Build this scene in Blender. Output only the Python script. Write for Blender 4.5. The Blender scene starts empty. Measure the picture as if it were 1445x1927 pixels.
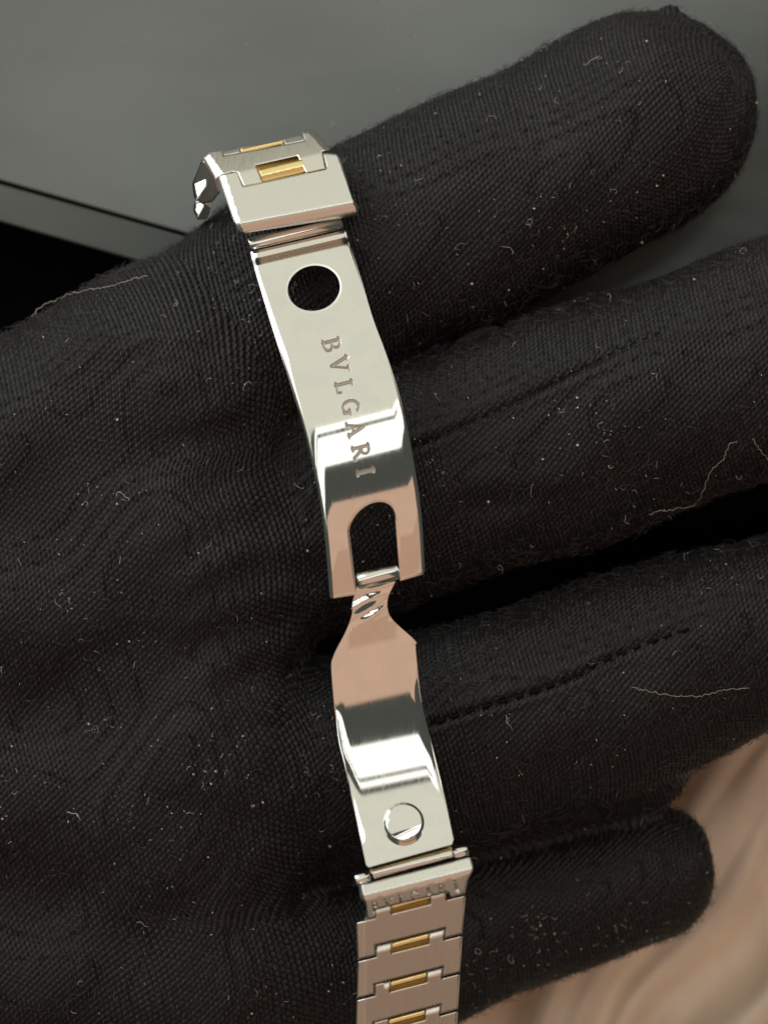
import bpy, math, random
import numpy as np
from mathutils import Vector, Matrix
from mathutils.geometry import delaunay_2d_cdt

random.seed(7)
RNG = np.random.default_rng(11)
SC = bpy.context.scene
COL = SC.collection
R = math.radians

# ------------------------------------------------------------------ camera, world, light, exposure
# drawing units: 1 unit = 0.06 mm; x right, y down, z up towards the camera
S = 6e-5
D = 0.30
CX, CY = 722.5, 963.5

def P(x, y, z):
    """drawing point -> metres"""
    x = np.asarray(x, float); y = np.asarray(y, float); z = np.asarray(z, float)
    k = (D - z * S) / D
    return np.stack([(x - CX) * S * k, -(y - CY) * S * k, z * S + 0 * x], axis=-1)

cam_d = bpy.data.cameras.new('camera')
cam = bpy.data.objects.new('camera', cam_d); COL.objects.link(cam)
cam.location = (0, 0, D)
cam_d.sensor_fit = 'VERTICAL'; cam_d.sensor_height = 24
cam_d.lens = 24 * D / (1927 * S)
cam_d.clip_start = 0.01; cam_d.clip_end = 10
cam_d.dof.use_dof = True
cam_d.dof.focus_distance = D - 240 * S
cam_d.dof.aperture_fstop = 13
SC.camera = cam

W = bpy.data.worlds.new('World'); SC.world = W; W.use_nodes = True
W.node_tree.nodes['Background'].inputs[0].default_value = (0.072, 0.077, 0.068, 1)
W.node_tree.nodes['Background'].inputs[1].default_value = 1.0

def lamp(name, ay0, ay1, width, colour, radiance, dist=1.0, ax=12.0, rot=18.0, turn=0.0):
    """rectangular area light seen from the bracelet between two tilt angles (0 = straight up, + = away)"""
    mid = R((ay0 + ay1) / 2); half = R((ay1 - ay0) / 2)
    h = 2 * dist * math.tan(half)
    l = bpy.data.lights.new(name, 'AREA'); l.shape = 'RECTANGLE'
    l.size = width; l.size_y = h; l.color = colour
    l.energy = radiance * 4 * width * h
    o = bpy.data.objects.new(name, l); COL.objects.link(o)
    o.location = (dist * math.tan(R(ax)), dist * math.sin(mid), dist * math.cos(mid))
    o.rotation_euler = (-mid, 0, R(rot))
    if turn:    # the whole lamp swung round the vertical
        q = Matrix.Rotation(R(turn), 4, 'Z'); o.location = q @ o.location
        o.rotation_euler = (q @ Matrix.Rotation(-mid, 4, 'X')).to_euler()
    return o
lamp('window_lamp', 28.5, 90, 1.35, (1.0, 0.99, 0.835), 0.57, dist=.42)
lamp('strip_lamp', 27.4, 29.2, 2.2, (1.0, 1.0, 0.92), 1.35, rot=27)
lamp('strip_lamp', 16, 25.4, 2.2, (1.0, 1.0, 0.92), 1.35, rot=27)
for a0, a1, c_, r_ in ((-17, -1, (1.0, .615, .43), .47), (-33, -17, (1.0, .565, .36), .37), (-62, -33, (1.0, .595, .40), .43)):
    lamp('added_warm_fill', a0, a1, 1.3, c_, r_, dist=math.cos(R((a1 - a0) / 2)), ax=9, turn=15)  # added panels, no lamps there: they give the steel its tan reflections
# pale daylight from a window on the left
l = bpy.data.lights.new('side_window', 'AREA'); l.shape = 'RECTANGLE'; l.size = .5; l.size_y = .8
l.color = (.93, .98, 1.0); l.energy = 1.9 * 4 * .4
o = bpy.data.objects.new('side_window', l); COL.objects.link(o)
o.location = (-.62, .50, .27); o.rotation_euler = Vector((-.62, .50, .27)).to_track_quat('Z', 'Y').to_euler()

vs = SC.view_settings
SC.display_settings.display_device = 'sRGB'
vs.view_transform = 'Standard'; vs.look = 'None'; vs.exposure = 0.0; vs.gamma = 1.0
SC.cycles.max_bounces = 6; SC.cycles.glossy_bounces = 4
SC.cycles.use_denoising = True

# ------------------------------------------------------------------ materials
def mat(name):
    m = bpy.data.materials.new(name); m.use_nodes = True
    nt = m.node_tree; b = nt.nodes['Principled BSDF']
    return m, nt, b
def N(nt, kind, **kw):
    n = nt.nodes.new(kind)
    for k, v in kw.items(): setattr(n, k, v)
    return n
def setin(n, **kw):
    for k, v in kw.items():
        n.inputs[k.replace('_', ' ')].default_value = v
def ramp(nt, fac, p0, c0, p1, c1):
    r = N(nt, 'ShaderNodeValToRGB')
    r.color_ramp.elements[0].position = p0; r.color_ramp.elements[0].color = c0
    r.color_ramp.elements[1].position = p1; r.color_ramp.elements[1].color = c1
    nt.links.new(fac, r.inputs[0]); return r.outputs[0]
def g(v): return (v, v, v, 1)

def metal(name, colour, rough0, rough1, bump=0.0, scale=400, stretch=(1, 1, 1), rot=13.0, smudge=0.0):
    m, nt, b = mat(name)
    b.inputs['Metallic'].default_value = 1
    b.inputs['Base Color'].default_value = (*colour, 1)
    tc = N(nt, 'ShaderNodeNewGeometry')
    mp = N(nt, 'ShaderNodeMapping'); mp.inputs['Rotation'].default_value = (0, 0, R(-rot)); mp.inputs['Scale'].default_value = stretch
    nt.links.new(tc.outputs['Position'], mp.inputs['Vector'])
    n = N(nt, 'ShaderNodeTexNoise'); n.inputs['Scale'].default_value = scale; n.inputs['Detail'].default_value = 5
    nt.links.new(mp.outputs[0], n.inputs['Vector'])
    nt.links.new(ramp(nt, n.outputs['Fac'], .3, g(rough0), .75, g(rough1)), b.inputs['Roughness'])
    if bump:
        bp = N(nt, 'ShaderNodeBump'); bp.inputs['Strength'].default_value = bump; bp.inputs['Distance'].default_value = 2e-5
        nt.links.new(n.outputs['Fac'], bp.inputs['Height']); nt.links.new(bp.outputs[0], b.inputs['Normal'])
    if smudge:
        n2 = N(nt, 'ShaderNodeTexNoise'); n2.inputs['Scale'].default_value = 420; n2.inputs['Detail'].default_value = 6; n2.inputs['Roughness'].default_value = .65
        nt.links.new(tc.outputs['Position'], n2.inputs['Vector'])
        c = ramp(nt, n2.outputs['Fac'], .40, (*[v * (1 - smudge) for v in colour], 1), .55, (*colour, 1))
        nt.links.new(c, b.inputs['Base Color'])
    return m
M_POL = metal('polished_steel', (.80, .785, .75), .03, .10, bump=.035, scale=1300, stretch=(7, .35, 1), smudge=.035)
M_BRU = metal('brushed_steel', (.76, .745, .70), .24, .36, bump=.12, scale=900, stretch=(6, .35, 1))
M_BRUX = metal('brushed_link_steel', (.78, .735, .66), .26, .38, bump=.12, scale=900, stretch=(5, .3, 1))
M_ETCH = metal('etched_steel', (.44, .39, .35), .3, .45, scale=900)
M_LITEDGE = metal('lit_edge_steel', (.93, .92, .88), .38, .5, scale=700)  # paler steel: caught light on hole rim and link tabs put into the colour
M_RIM = metal('edge_steel', (.78, .765, .73), .12, .2, scale=700)
M_GOLD = metal('brushed_gold', (.97, .77, .38), .2, .3, bump=.4, scale=900, stretch=(.3, 6, 1))
M_DGOLD = metal('shade_and_gasket_gold', (.68, .48, .2), .35, .5, scale=900)  # darker gold: shade of the inlay recesses put into the colour; also the gasket

def glove_material():
    m, nt, b = mat('black_cotton_knit')
    tc = N(nt, 'ShaderNodeNewGeometry')
    n = N(nt, 'ShaderNodeTexNoise'); setin(n, Scale=2600., Detail=3.)
    nt.links.new(tc.outputs['Position'], n.inputs['Vector'])
    n2 = N(nt, 'ShaderNodeTexNoise'); setin(n2, Scale=90., Detail=4.)
    nt.links.new(tc.outputs['Position'], n2.inputs['Vector'])
    c = ramp(nt, n.outputs['Fac'], .3, (.0055, .0048, .0055, 1), .75, (.0225, .0202, .0225, 1))
    c2 = ramp(nt, n2.outputs['Fac'], .3, g(.75), .7, g(1.2))
    mx = N(nt, 'ShaderNodeMix', data_type='RGBA', blend_type='MULTIPLY'); mx.inputs[0].default_value = 1
    nt.links.new(c, mx.inputs[6]); nt.links.new(c2, mx.inputs[7])
    at = N(nt, 'ShaderNodeAttribute'); at.attribute_name = 'yarn'
    c3 = ramp(nt, at.outputs['Fac'], 0, g(.68), 1, g(1.4))
    my = N(nt, 'ShaderNodeMix', data_type='RGBA', blend_type='MULTIPLY'); my.inputs[0].default_value = 1
    nt.links.new(mx.outputs[2], my.inputs[6]); nt.links.new(c3, my.inputs[7])
    nt.links.new(my.outputs[2], b.inputs['Base Color'])
    setin(b, Roughness=.42)
    b.inputs['Specular IOR Level'].default_value = .30
    b.inputs['Sheen Weight'].default_value = .035; b.inputs['Sheen Roughness'].default_value = .5
    bp = N(nt, 'ShaderNodeBump'); setin(bp, Strength=.5, Distance=4e-5)
    nt.links.new(n.outputs['Fac'], bp.inputs['Height']); nt.links.new(bp.outputs[0], b.inputs['Normal'])
    return m
M_GLOVE = glove_material()

def plain(name, colour, rough, spec=.5, noise=0., scale=200.):
    m, nt, b = mat(name)
    b.inputs['Roughness'].default_value = rough; b.inputs['Specular IOR Level'].default_value = spec
    b.inputs['Base Color'].default_value = (*colour, 1)
    if noise:
        tc = N(nt, 'ShaderNodeNewGeometry')
        n = N(nt, 'ShaderNodeTexNoise'); setin(n, Scale=scale, Detail=6.)
        nt.links.new(tc.outputs['Position'], n.inputs['Vector'])
        c = ramp(nt, n.outputs['Fac'], .3, (*[v * (1 - noise) for v in colour], 1), .7, (*[min(1, v * (1 + noise)) for v in colour], 1))
        nt.links.new(c, b.inputs['Base Color'])
    return m
M_FUZZ = plain('black_fuzz', (.085, .082, .082), .9, .1)
M_LINT = plain('pale_lint', (.46, .44, .41), .8, .2, .5, 900.)
M_THREAD = plain('pale_thread', (.40, .37, .32), .7, .2, .3, 900.)
M_STITCH = plain('black_thread', (.008, .0075, .008), .8, .1)
def tray_material():
    m, nt, b = mat('dark_grey_lacquer')
    tc = N(nt, 'ShaderNodeNewGeometry')
    mp = N(nt, 'ShaderNodeMapping'); setin(mp, Scale=(1, 2.5, 1), Rotation=(0, 0, R(25)))
    nt.links.new(tc.outputs['Position'], mp.inputs['Vector'])
    n = N(nt, 'ShaderNodeTexNoise'); setin(n, Scale=22., Detail=7., Roughness=.6)
    nt.links.new(mp.outputs[0], n.inputs['Vector'])
    nt.links.new(ramp(nt, n.outputs['Fac'], .3, g(.12), .75, g(.30)), b.inputs['Roughness'])
    nt.links.new(ramp(nt, n.outputs['Fac'], .25, (.060, .071, .067, 1), .8, (.088, .099, .091, 1)), b.inputs['Base Color'])
    b.inputs['Specular IOR Level'].default_value = .9
    return m
M_TRAY = tray_material()
M_PAD = plain('black_pad', (.005, .005, .006), .8, .1, .3, 200.)
M_CLOTH = plain('beige_cloth', (.84, .72, .60), .9, .1, .14, 70.)

# ------------------------------------------------------------------ object helpers
def new_obj(name, verts, faces, material, parent=None, normals=None, smooth=True, origin=None):
    verts = np.asarray(verts, float)
    o = np.array(origin if origin is not None else verts.mean(0))
    me = bpy.data.meshes.new(name)
    me.from_pydata((verts - o).tolist(), [], [tuple(int(i) for i in f) for f in faces])
    me.update()
    if smooth: me.polygons.foreach_set('use_smooth', [True] * len(me.polygons))
    if normals is not None:
        me.normals_split_custom_set_from_vertices([tuple(n) for n in normals])
    for mm in (material if isinstance(material, (list, tuple)) else [material]): me.materials.append(mm)
    ob = bpy.data.objects.new(name, me); COL.objects.link(ob)
    if parent is not None:
        ob.parent = parent
        w = Vector((0, 0, 0)); p = parent
        while p is not None: w += p.location; p = p.parent
        ob.location = Vector(o) - w
    else:
        ob.location = Vector(o)
    return ob
def thing(o, label, cat, group=None):
    o['label'] = label; o['category'] = cat
    if group: o['group'] = group
    return o
def empty(name, loc):
    o = bpy.data.objects.new(name, None); o.empty_display_size = .005; COL.objects.link(o); o.location = loc; return o

def prof(knots, s_ref, z_ref):
    """height along s from tilt angles in degrees (linear between knots)"""
    s0, s1 = knots[0][0], knots[-1][0]
    gs = np.linspace(s0, s1, 3000)
    th = np.radians(np.interp(gs, [k[0] for k in knots], [k[1] for k in knots]))
    zz = np.concatenate([[0], np.cumsum((np.tan(th[1:]) + np.tan(th[:-1])) / 2 * np.diff(gs))])
    zz += z_ref - np.interp(s_ref, gs, zz)
    return lambda s: np.interp(s, gs, zz)

def resample(poly, step, closed=True):
    poly = np.asarray(poly, float)
    nxt = np.roll(poly, -1, 0) if closed else poly[1:]
    out = []
    for a, b in zip(poly, nxt):
        n = max(1, int(round(np.hypot(*(b - a)) / step)))
        for i in range(n): out.append(a + (b - a) * i / n)
    if not closed: out.append(poly[-1])
    return np.array(out)
def spline(pts, n=8):
    """open Catmull-Rom"""
    p = np.asarray(pts, float); p = np.vstack([2 * p[0] - p[1], p, 2 * p[-1] - p[-2]])
    out = []
    for i in range(1, len(p) - 2):
        for t in np.linspace(0, 1, n, endpoint=False):
            out.append(.5 * ((2 * p[i]) + (-p[i-1] + p[i+1]) * t + (2*p[i-1] - 5*p[i] + 4*p[i+1] - p[i+2]) * t*t + (-p[i-1] + 3*p[i] - 3*p[i+1] + p[i+2]) * t**3))
    out.append(p[-2]); return np.array(out)
def round_corners(poly, r, n=4):
    poly = np.asarray(poly, float); m = len(poly); out = []
    for i in range(m):
        a, b, c = poly[i-1], poly[i], poly[(i+1) % m]
        d1 = a - b; d2 = c - b; l1 = np.hypot(*d1); l2 = np.hypot(*d2)
        q = min(r, l1 * .45, l2 * .45)
        p0 = b + d1 / l1 * q; p1 = b + d2 / l2 * q
        for t in np.linspace(0, 1, n): out.append((1-t)**2 * p0 + 2*t*(1-t) * b + t*t * p1)
    return np.array(out)
def seg_dist(pts, loops):
    d = np.full(len(pts), 1e9)
    for lp in loops:
        A = lp; B = np.roll(lp, -1, 0)
        for a, b in zip(A, B):
            ab = b - a; L = ab @ ab
            if L < 1e-12: continue
            t = np.clip(((pts - a) @ ab) / L, 0, 1)
            q = pts - a - t[:, None] * ab
            d = np.minimum(d, q[:, 0]**2 + q[:, 1]**2)
    return np.sqrt(d)
def inside(pts, lp):
    x, y = pts[:, 0], pts[:, 1]; r = np.zeros(len(pts), bool)
    for a, b in zip(lp, np.roll(lp, -1, 0)):
        c = ((a[1] > y) != (b[1] > y))
        if not c.any(): continue
        xi = (b[0] - a[0]) * (y - a[1]) / (b[1] - a[1] + 1e-30) + a[0]
        r ^= c & (x < xi)
    return r

def plate(name, outline, zf, thick, material, parent=None, holes=(), step=6., grid=8., edge_r=3., fine=None, follow=False, edge_k=.75, rim=.3, axes=((.974, -.226), (.226, .974)), gv=None, fmat=None, edge_s=None):
    """a sheet of metal: plan outline with holes, height field zf(x, y), rolled edges, real thickness"""
    loops = [resample(outline, step)] + [resample(h, min(step, 4)) for h in holes]
    def inreg(p):
        r = inside(p, loops[0])
        for h in loops[1:]: r &= ~inside(p, h)
        return r
    rings = []
    for lp in loops:
        t = np.roll(lp, -1, 0) - np.roll(lp, 1, 0); t /= (np.hypot(t[:, 0], t[:, 1])[:, None] + 1e-9)
        nn = np.stack([-t[:, 1], t[:, 0]], 1)
        for q in ((.3, .65, 1.) if edge_r < 10 else (.12, .25, .38, .52, .68, .84, 1.)):
            for sg in (1, -1): rings.append(lp + sg * nn * edge_r * q)
    ring = np.vstack(rings)
    AX = np.array(axes); lp_ = loops[0] @ AX.T
    x0, y0 = lp_.min(0); x1, y1 = lp_.max(0)
    gx, gy = np.meshgrid(np.arange(x0, x1, gv or grid), np.arange(y0, y1, grid))
    gp = np.stack([gx.ravel(), gy.ravel()], 1); gp += RNG.uniform(-.02, .02, gp.shape) * grid
    gp = gp @ np.linalg.inv(AX.T)
    if fine is not None:
        fq = set(map(tuple, np.floor(fine / 8).astype(int).tolist()))
        gp = np.array([p for p in gp if (int(p[0] // 8), int(p[1] // 8)) not in fq])
    gp = gp[inreg(gp)]; gp = gp[seg_dist(gp, loops) > edge_r * 1.15 + 1e-6]
    ring = ring[inreg(ring)]
    if len(ring):
        q = np.round(ring / (min(edge_r, 9) * .28)).astype(int); _, ix = np.unique(q, axis=0, return_index=True); ring = ring[ix]
        ring = ring[seg_dist(ring, loops) > min(edge_r, 8) * .22]
    pts = [ring, gp]
    if fine is not None:
        fp = fine[inreg(fine)]; fp = fp[seg_dist(fp, loops) > edge_r * 1.1]
        # coarse points inside the fine zone would break its regular grid
        lo, hi = fine.min(0), fine.max(0)
        pts.append(fp)
    inner = np.vstack(pts)
    bnd = np.vstack(loops); nb = len(bnd)
    edges = []; k = 0
    for lp in loops:
        n = len(lp); edges += [(k + i, k + (i + 1) % n) for i in range(n)]; k += n
    allp = np.vstack([bnd, inner])
    v2, _, f2, ov, _, _ = delaunay_2d_cdt([Vector(p) for p in allp], edges, [], 0, 1e-5)
    v2 = np.array([tuple(v) for v in v2])
    f2 = np.array([f for f in f2 if len(f) == 3])
    ta, tb, tc_ = v2[f2[:, 0]], v2[f2[:, 1]], v2[f2[:, 2]]
    f2 = f2[np.abs((tb - ta)[:, 0] * (tc_ - ta)[:, 1] - (tb - ta)[:, 1] * (tc_ - ta)[:, 0]) > .02]
    keep = inreg(v2[f2].mean(1)); f2 = f2[keep]
    # ccw in drawing (y down) -> flip for world
    def height(p):
        d = np.minimum(seg_dist(p, loops) , edge_r)
        q = edge_k * edge_r * (1 - d / edge_r) ** 2
        if edge_s is not None: q = q * edge_s(p[:, 0], p[:, 1])
        return zf(p[:, 0], p[:, 1]) - q
    def P3(p): return P(p[:, 0], p[:, 1], height(p))
    h = .25
    used = np.zeros(len(v2), bool); used[f2.ravel()] = True
    idx = -np.ones(len(v2), int); idx[used] = np.arange(used.sum()); v2 = v2[used]; f2 = idx[f2]
    top = P3(v2)
    ex = P3(v2 + [h, 0]) - P3(v2 - [h, 0]); ey = P3(v2 + [0, h]) - P3(v2 - [0, h])
    # on the outline itself take the one-sided slope: use the base slope plus the rim's
    nrm = np.cross(ey, ex); nrm /= np.linalg.norm(nrm, axis=1)[:, None]
    a, b, c = top[f2[:, 0]], top[f2[:, 1]], top[f2[:, 2]]
    fl = np.cross(b - a, c - a)[:, 2] < 0
    f2[fl] = f2[fl][:, ::-1]
    # boundary edges
    from collections import Counter
    he = {}
    for t in f2:
        for i in range(3): he[(t[i], t[(i+1) % 3])] = 1
    bed = [e for e in he if (e[1], e[0]) not in he]
    def P0(p): return P(p[:, 0], p[:, 1], zf(p[:, 0], p[:, 1]))
    if follow:   # sheet metal: the underside follows the surface at a constant thickness
        nb_ = np.cross(P0(v2 + [0, 3.]) - P0(v2 - [0, 3.]), P0(v2 + [3., 0]) - P0(v2 - [3., 0])); nb_ /= np.linalg.norm(nb_, axis=1)[:, None]
        bot = top - nb_ * thick * S
    else:
        zb = height(v2) - thick
        bot = P(v2[:, 0], v2[:, 1], zb)
    n = len(top)
    V = [top, bot]; NR = [nrm, -nrm]; F = [tuple(t) for t in f2] + [tuple(t[::-1] + n) for t in f2]
    bv = sorted({i for e in bed for i in e}); mp = {v: i for i, v in enumerate(bv)}
    wn = np.zeros((len(bv), 3))
    for i, j in bed:
        d = top[j] - top[i]; w = np.cross(d, [0, 0, 1]); w /= np.linalg.norm(w) + 1e-12
        wn[mp[i]] += w; wn[mp[j]] += w
    wn /= np.linalg.norm(wn, axis=1)[:, None] + 1e-12
    # rim vertices lean outwards so that the rolled edge catches light
    for v in bv:
        q = nrm[v] + rim * wn[mp[v]]; NR[0][v] = q / np.linalg.norm(q)
    b0 = 2 * n; b1 = b0 + len(bv)
    V += [top[bv], bot[bv]]; NR += [wn, wn]
    for i, j in bed: F.append((b0 + mp[j], b0 + mp[i], b1 + mp[i], b1 + mp[j]))
    ob = new_obj(name, np.vstack(V), F, material, parent, np.vstack(NR))
    if fmat is not None:
        mi = np.zeros(len(F), int); cen = v2[f2].mean(1); mi[:len(f2)] = fmat(cen)
        ob.data.polygons.foreach_set('material_index', mi)
    return ob

# ------------------------------------------------------------------ setting: table pad, cloth
def sheet(name, x0, x1, y0, y1, nx, ny, zf, material, skirt=None):
    X, Y = np.meshgrid(np.linspace(x0, x1, nx), np.linspace(y0, y1, ny))
    V = P(X.ravel(), Y.ravel(), zf(X, Y).ravel())
    F = [(j*nx + i, (j+1)*nx + i, (j+1)*nx + i + 1, j*nx + i + 1) for j in range(ny-1) for i in range(nx-1)]
    return new_obj(name, V, F, material)
ZTRAY = -256.
o = sheet('table', -12000, 14000, -12000, 14000, 8, 8, lambda X, Y: 0*X - 760, M_PAD); o['kind'] = 'structure'
o['label'] = 'black surface under the tray and the cloth'

def fold_noise(X, Y):
    a = (X * .56 - Y * .83) ; b = (X * .83 + Y * .56)
    w = b + 26 * np.sin(a / 170 + b / 260) + 14 * np.sin(a / 71 + 1.3)
    z = 26 * np.sin(w / 44 + .6) + 17 * np.sin(w / 23 + a / 320 + 1.9) * (.6 + .4 * np.sin(a / 150))
    z += 9 * np.abs(np.sin(w / 27 + .8 * np.sin(a / 140))) + 9 * np.sin(w / 11 + a / 200) * (.5 + .5 * np.sin(a / 110 + b / 90))
    return z
def cloth_z(X, Y):
    z = -560 + 1.8 * fold_noise(X, Y)
    return z
Xc, Yc = np.meshgrid(np.linspace(520, 2700, 300), np.linspace(1180, 3200, 260))
edge = 1500 - .50 * (Xc - 600)      # the cloth's upper hem, hidden behind the fingers
Yc2 = np.maximum(Yc, 0) + 0
t = (Yc - 1180) / (3200 - 1180)
Yc2 = edge + t * (3200 - edge)
Zc = cloth_z(Xc, Yc2)
V1 = P(Xc.ravel(), Yc2.ravel(), Zc.ravel()); V2 = P(Xc.ravel(), Yc2.ravel(), (Zc - 14).ravel())
ny, nx = Xc.shape; F = []
for j in range(ny - 1):
    for i in range(nx - 1):
        q = (j*nx + i, (j+1)*nx + i, (j+1)*nx + i + 1, j*nx + i + 1); F.append(q); F.append(tuple(k + nx*ny for k in q[::-1]))
rim = [i for i in range(nx)] + [j*nx + nx - 1 for j in range(1, ny)] + [(ny-1)*nx + i for i in range(nx-2, -1, -1)] + [j*nx for j in range(ny-2, 0, -1)]
for a, b in zip(rim, rim[1:] + rim[:1]): F.append((a, b, b + nx*ny, a + nx*ny))
cl = new_obj('cloth', np.vstack([V1, V2]), F, M_CLOTH)
thing(cl, 'crumpled beige cloth lying behind the little finger', 'cloth')

# tray: top slab with a groove and a stepped lip along its near edge
ld = np.array([.9615, .2747]); ln = np.array([-.2747, .9615])
def tray_pt(a, b): return np.array([0, 340]) + a * ld + b * ln
tp = empty('tray', P(300, 100, ZTRAY))
thing(tp, 'dark grey glossy tray with a grooved front lip', 'tray')
def bar_along(name, profile, a0, a1, material, parent):
    """profile (b, z) swept along the tray edge"""
    n = len(profile); V = []
    na = 12
    for a in np.linspace(a0, a1, na):
        for b, z in profile:
            q = tray_pt(a, b); V.append(P(q[0], q[1], z))
    F = []
    for k in range(na - 1):
        for i in range(n):
            j = (i + 1) % n; F.append((k*n + i, k*n + j, (k+1)*n + j, (k+1)*n + i))
    F.append(tuple(range(n))[::-1]); F.append(tuple((na-1)*n + i for i in range(n)))
    ob = new_obj(name, np.array(V), F, material, parent, smooth=False)
    bm_ = ob.modifiers.new('bevel', 'BEVEL'); bm_.width = 2.5e-4; bm_.segments = 3; bm_.limit_method = 'ANGLE'
    bm_.harden_normals = False
    return ob
bar_along('panel', [(-4200, ZTRAY), (0, ZTRAY), (0, ZTRAY - 90), (-4200, ZTRAY - 90)], -3500, 4500, M_TRAY, tp)
bar_along('lip', [(5, ZTRAY - 6), (74, ZTRAY - 10), (74, ZTRAY - 504), (5, ZTRAY - 504)], -3500, 4500, M_TRAY, tp)

# ------------------------------------------------------------------ the gloved hand
def chain(*pts): return [np.array(p, float) for p in pts]
FINGERS = [
    chain((300, 740, 20, 225), (423, 668, -40, 226), (724, 467, -42, 218), (1010, 332, -42, 209), (1222, 220, -44, 199)),
    chain((300, 1080, 40, 215), (560, 990, -20, 205), (850, 880, 30, 220), (1150, 780, 45, 219), (1445, 672, 40, 216), (1760, 560, 20, 200)),
    chain((320, 1480, 30, 200), (600, 1455, -10, 200), (900, 1374, 20, 207), (1100, 1308, 22, 204), (1300, 1234, 25, 189), (1450, 1183, 20, 179), (1800, 1080, 10, 165)),
    chain((600, 1500, -40, 170), (900, 1478, -70, 130), (1150, 1448, -75, 106), (1196, 1436, -75, 98)),
    chain((360, 1850, 0, 225), (600, 1830, -80, 192), (900, 1740, -125, 152), (1217, 1640, -130, 127)),
]
PALM = [
    chain((300, 740, 20, 225), (-640, 1165, 20, 240)),
    chain((300, 1080, 45, 235), (-640, 1330, 30, 250)),
    chain((320, 1480, 40, 230), (-640, 1560, 20, 250)),
    chain((360, 1850, 0, 225), (-640, 1800, 0, 240)),
    chain((330, 1000, 40, 215), (350, 1600, 40, 215)),
    chain((-640, 1250, 0, 250), (-1150, 1450, 0, 300), (-1700, 1500, 0, 310)),
    chain((-640, 1700, 0, 250), (-1150, 1560, 0, 290), (-1700, 1560, 0, 300)),
    chain((-640, 1150, 0, 220), (-600, 700, -50, 190), (-430, 330, -60, 165), (-330, 130, -70, 140)),
]
def caps(p, ch):
    d = np.full(len(p), 1e9)
    for a, b in zip(ch[:-1], ch[1:]):
        ab = b[:3] - a[:3]
        t = np.clip(((p - a[:3]) @ ab) / (ab @ ab), 0, 1)
        q = p - a[:3] - t[:, None] * ab
        d = np.minimum(d, np.sqrt((q * q).sum(1)) - (a[3] + t * (b[3] - a[3])))
    return d
def smin(a, b, k):
    h = np.maximum(k - np.abs(a - b), 0) / k
    return np.minimum(a, b) - h * h * k / 4
def lump(p):
    x, y, z = p[:, 0], p[:, 1], p[:, 2]
    w = 3.5 * np.sin(x / 61 + y / 97 + z / 83) + 3.0 * np.sin(y / 53 - x / 117 + 1.3) + 1.8 * np.sin(x / 29 + y / 37 - z / 31 + 2)
    # puckers in the valley below the knuckles
    cx = 470 + .10 * (y - 1000)
    pk = np.exp(-((x - cx) / 150) ** 2) * np.exp(-((y - 1130) / 240) ** 2)
    w *= 1.1
    w += pk * 5 * np.sin(y / 15.5 + .25 * (x - cx) / 15 + 1.2 * np.sin(x / 60))
    # slack folds where the index meets the palm and along the middle finger
    for (ax0, ay0, ax1, ay1, wd, dp) in ((150, 700, 480, 640, 26, 4), (260, 860, 560, 770, 30, 6), (820, 640, 1000, 610, 22, 8), (800, 960, 1120, 930, 26, 7),
                                         (820, 1250, 1100, 1215, 22, 6), (120, 1250, 420, 1180, 34, 4), (260, 1500, 560, 1560, 30, 4)):
        abx, aby = ax1 - ax0, ay1 - ay0; t = np.clip(((x - ax0) * abx + (y - ay0) * aby) / (abx * abx + aby * aby), 0, 1)
        dd = ((x - ax0) * aby - (y - ay0) * abx) / math.hypot(abx, aby); en = np.hypot(x - ax0 - t * abx, y - ay0 - t * aby)
        w += dp * np.exp(-(en / wd) ** 2) * np.sin(math.pi * t) - .7 * dp * np.exp(-(np.hypot(x - ax0 - t * abx - .9 * wd * aby / 400, y - ay0 - t * aby + 1.5 * wd) / wd) ** 2) * np.sin(math.pi * t)
    return w
SEAM_M = spline([(770, 845), (850, 808), (960, 760), (1075, 702), (1170, 655), (1250, 622)], 6)
SEAM_R = spline([(812, 1362), (900, 1333), (1000, 1303), (1080, 1272), (1140, 1240), (1230, 1205), (1300, 1182)], 6)
def seam_d(p):
    d = np.full(len(p), 1e9)
    xy = p[:, :2]
    for sm in (SEAM_M, SEAM_R):
        for a, b in zip(sm[:-1], sm[1:]):
            ab = b - a; t = np.clip(((xy - a) @ ab) / (ab @ ab), 0, 1)
            q = xy - a - t[:, None] * ab
            d = np.minimum(d, q[:, 0] ** 2 + q[:, 1] ** 2)
    return np.sqrt(d)
def sdf(p, detail=True):
    f = None
    for ch in FINGERS:
        d = caps(p, ch); f = d if f is None else smin(f, d, 30)
    pl = None
    for ch in PALM:
        d = caps(p, ch); pl = d if pl is None else smin(pl, d, 110)
    f = smin(f, pl, 70)
    # puckered seam corner at the index fingertip
    q = np.linalg.norm(p - np.array([1260, 28, -36]), axis=1) - 21
    f = smin(f, q, 22)
    q = np.linalg.norm((p - np.array([1246, 384, -25])) * [.85, 1, .8], axis=1) - 40
    f = smin(f, q, 30)
    f = f + lump(p)
    f = np.maximum(f, -1500 - p[:, 0])
    return f
H = 12.
LO = np.array([-1530., -20., -420.]); HI = np.array([2020., 2200., 420.])
ax_ = [np.arange(LO[i], HI[i] + H, H) for i in range(3)]
nxg, nyg, nzg = map(len, ax_)
G = np.stack(np.meshgrid(*ax_, indexing='ij'), -1).reshape(-1, 3)
Fv = np.concatenate([sdf(c) for c in np.array_split(G, 12)]).reshape(nxg, nyg, nzg)
del G
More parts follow.
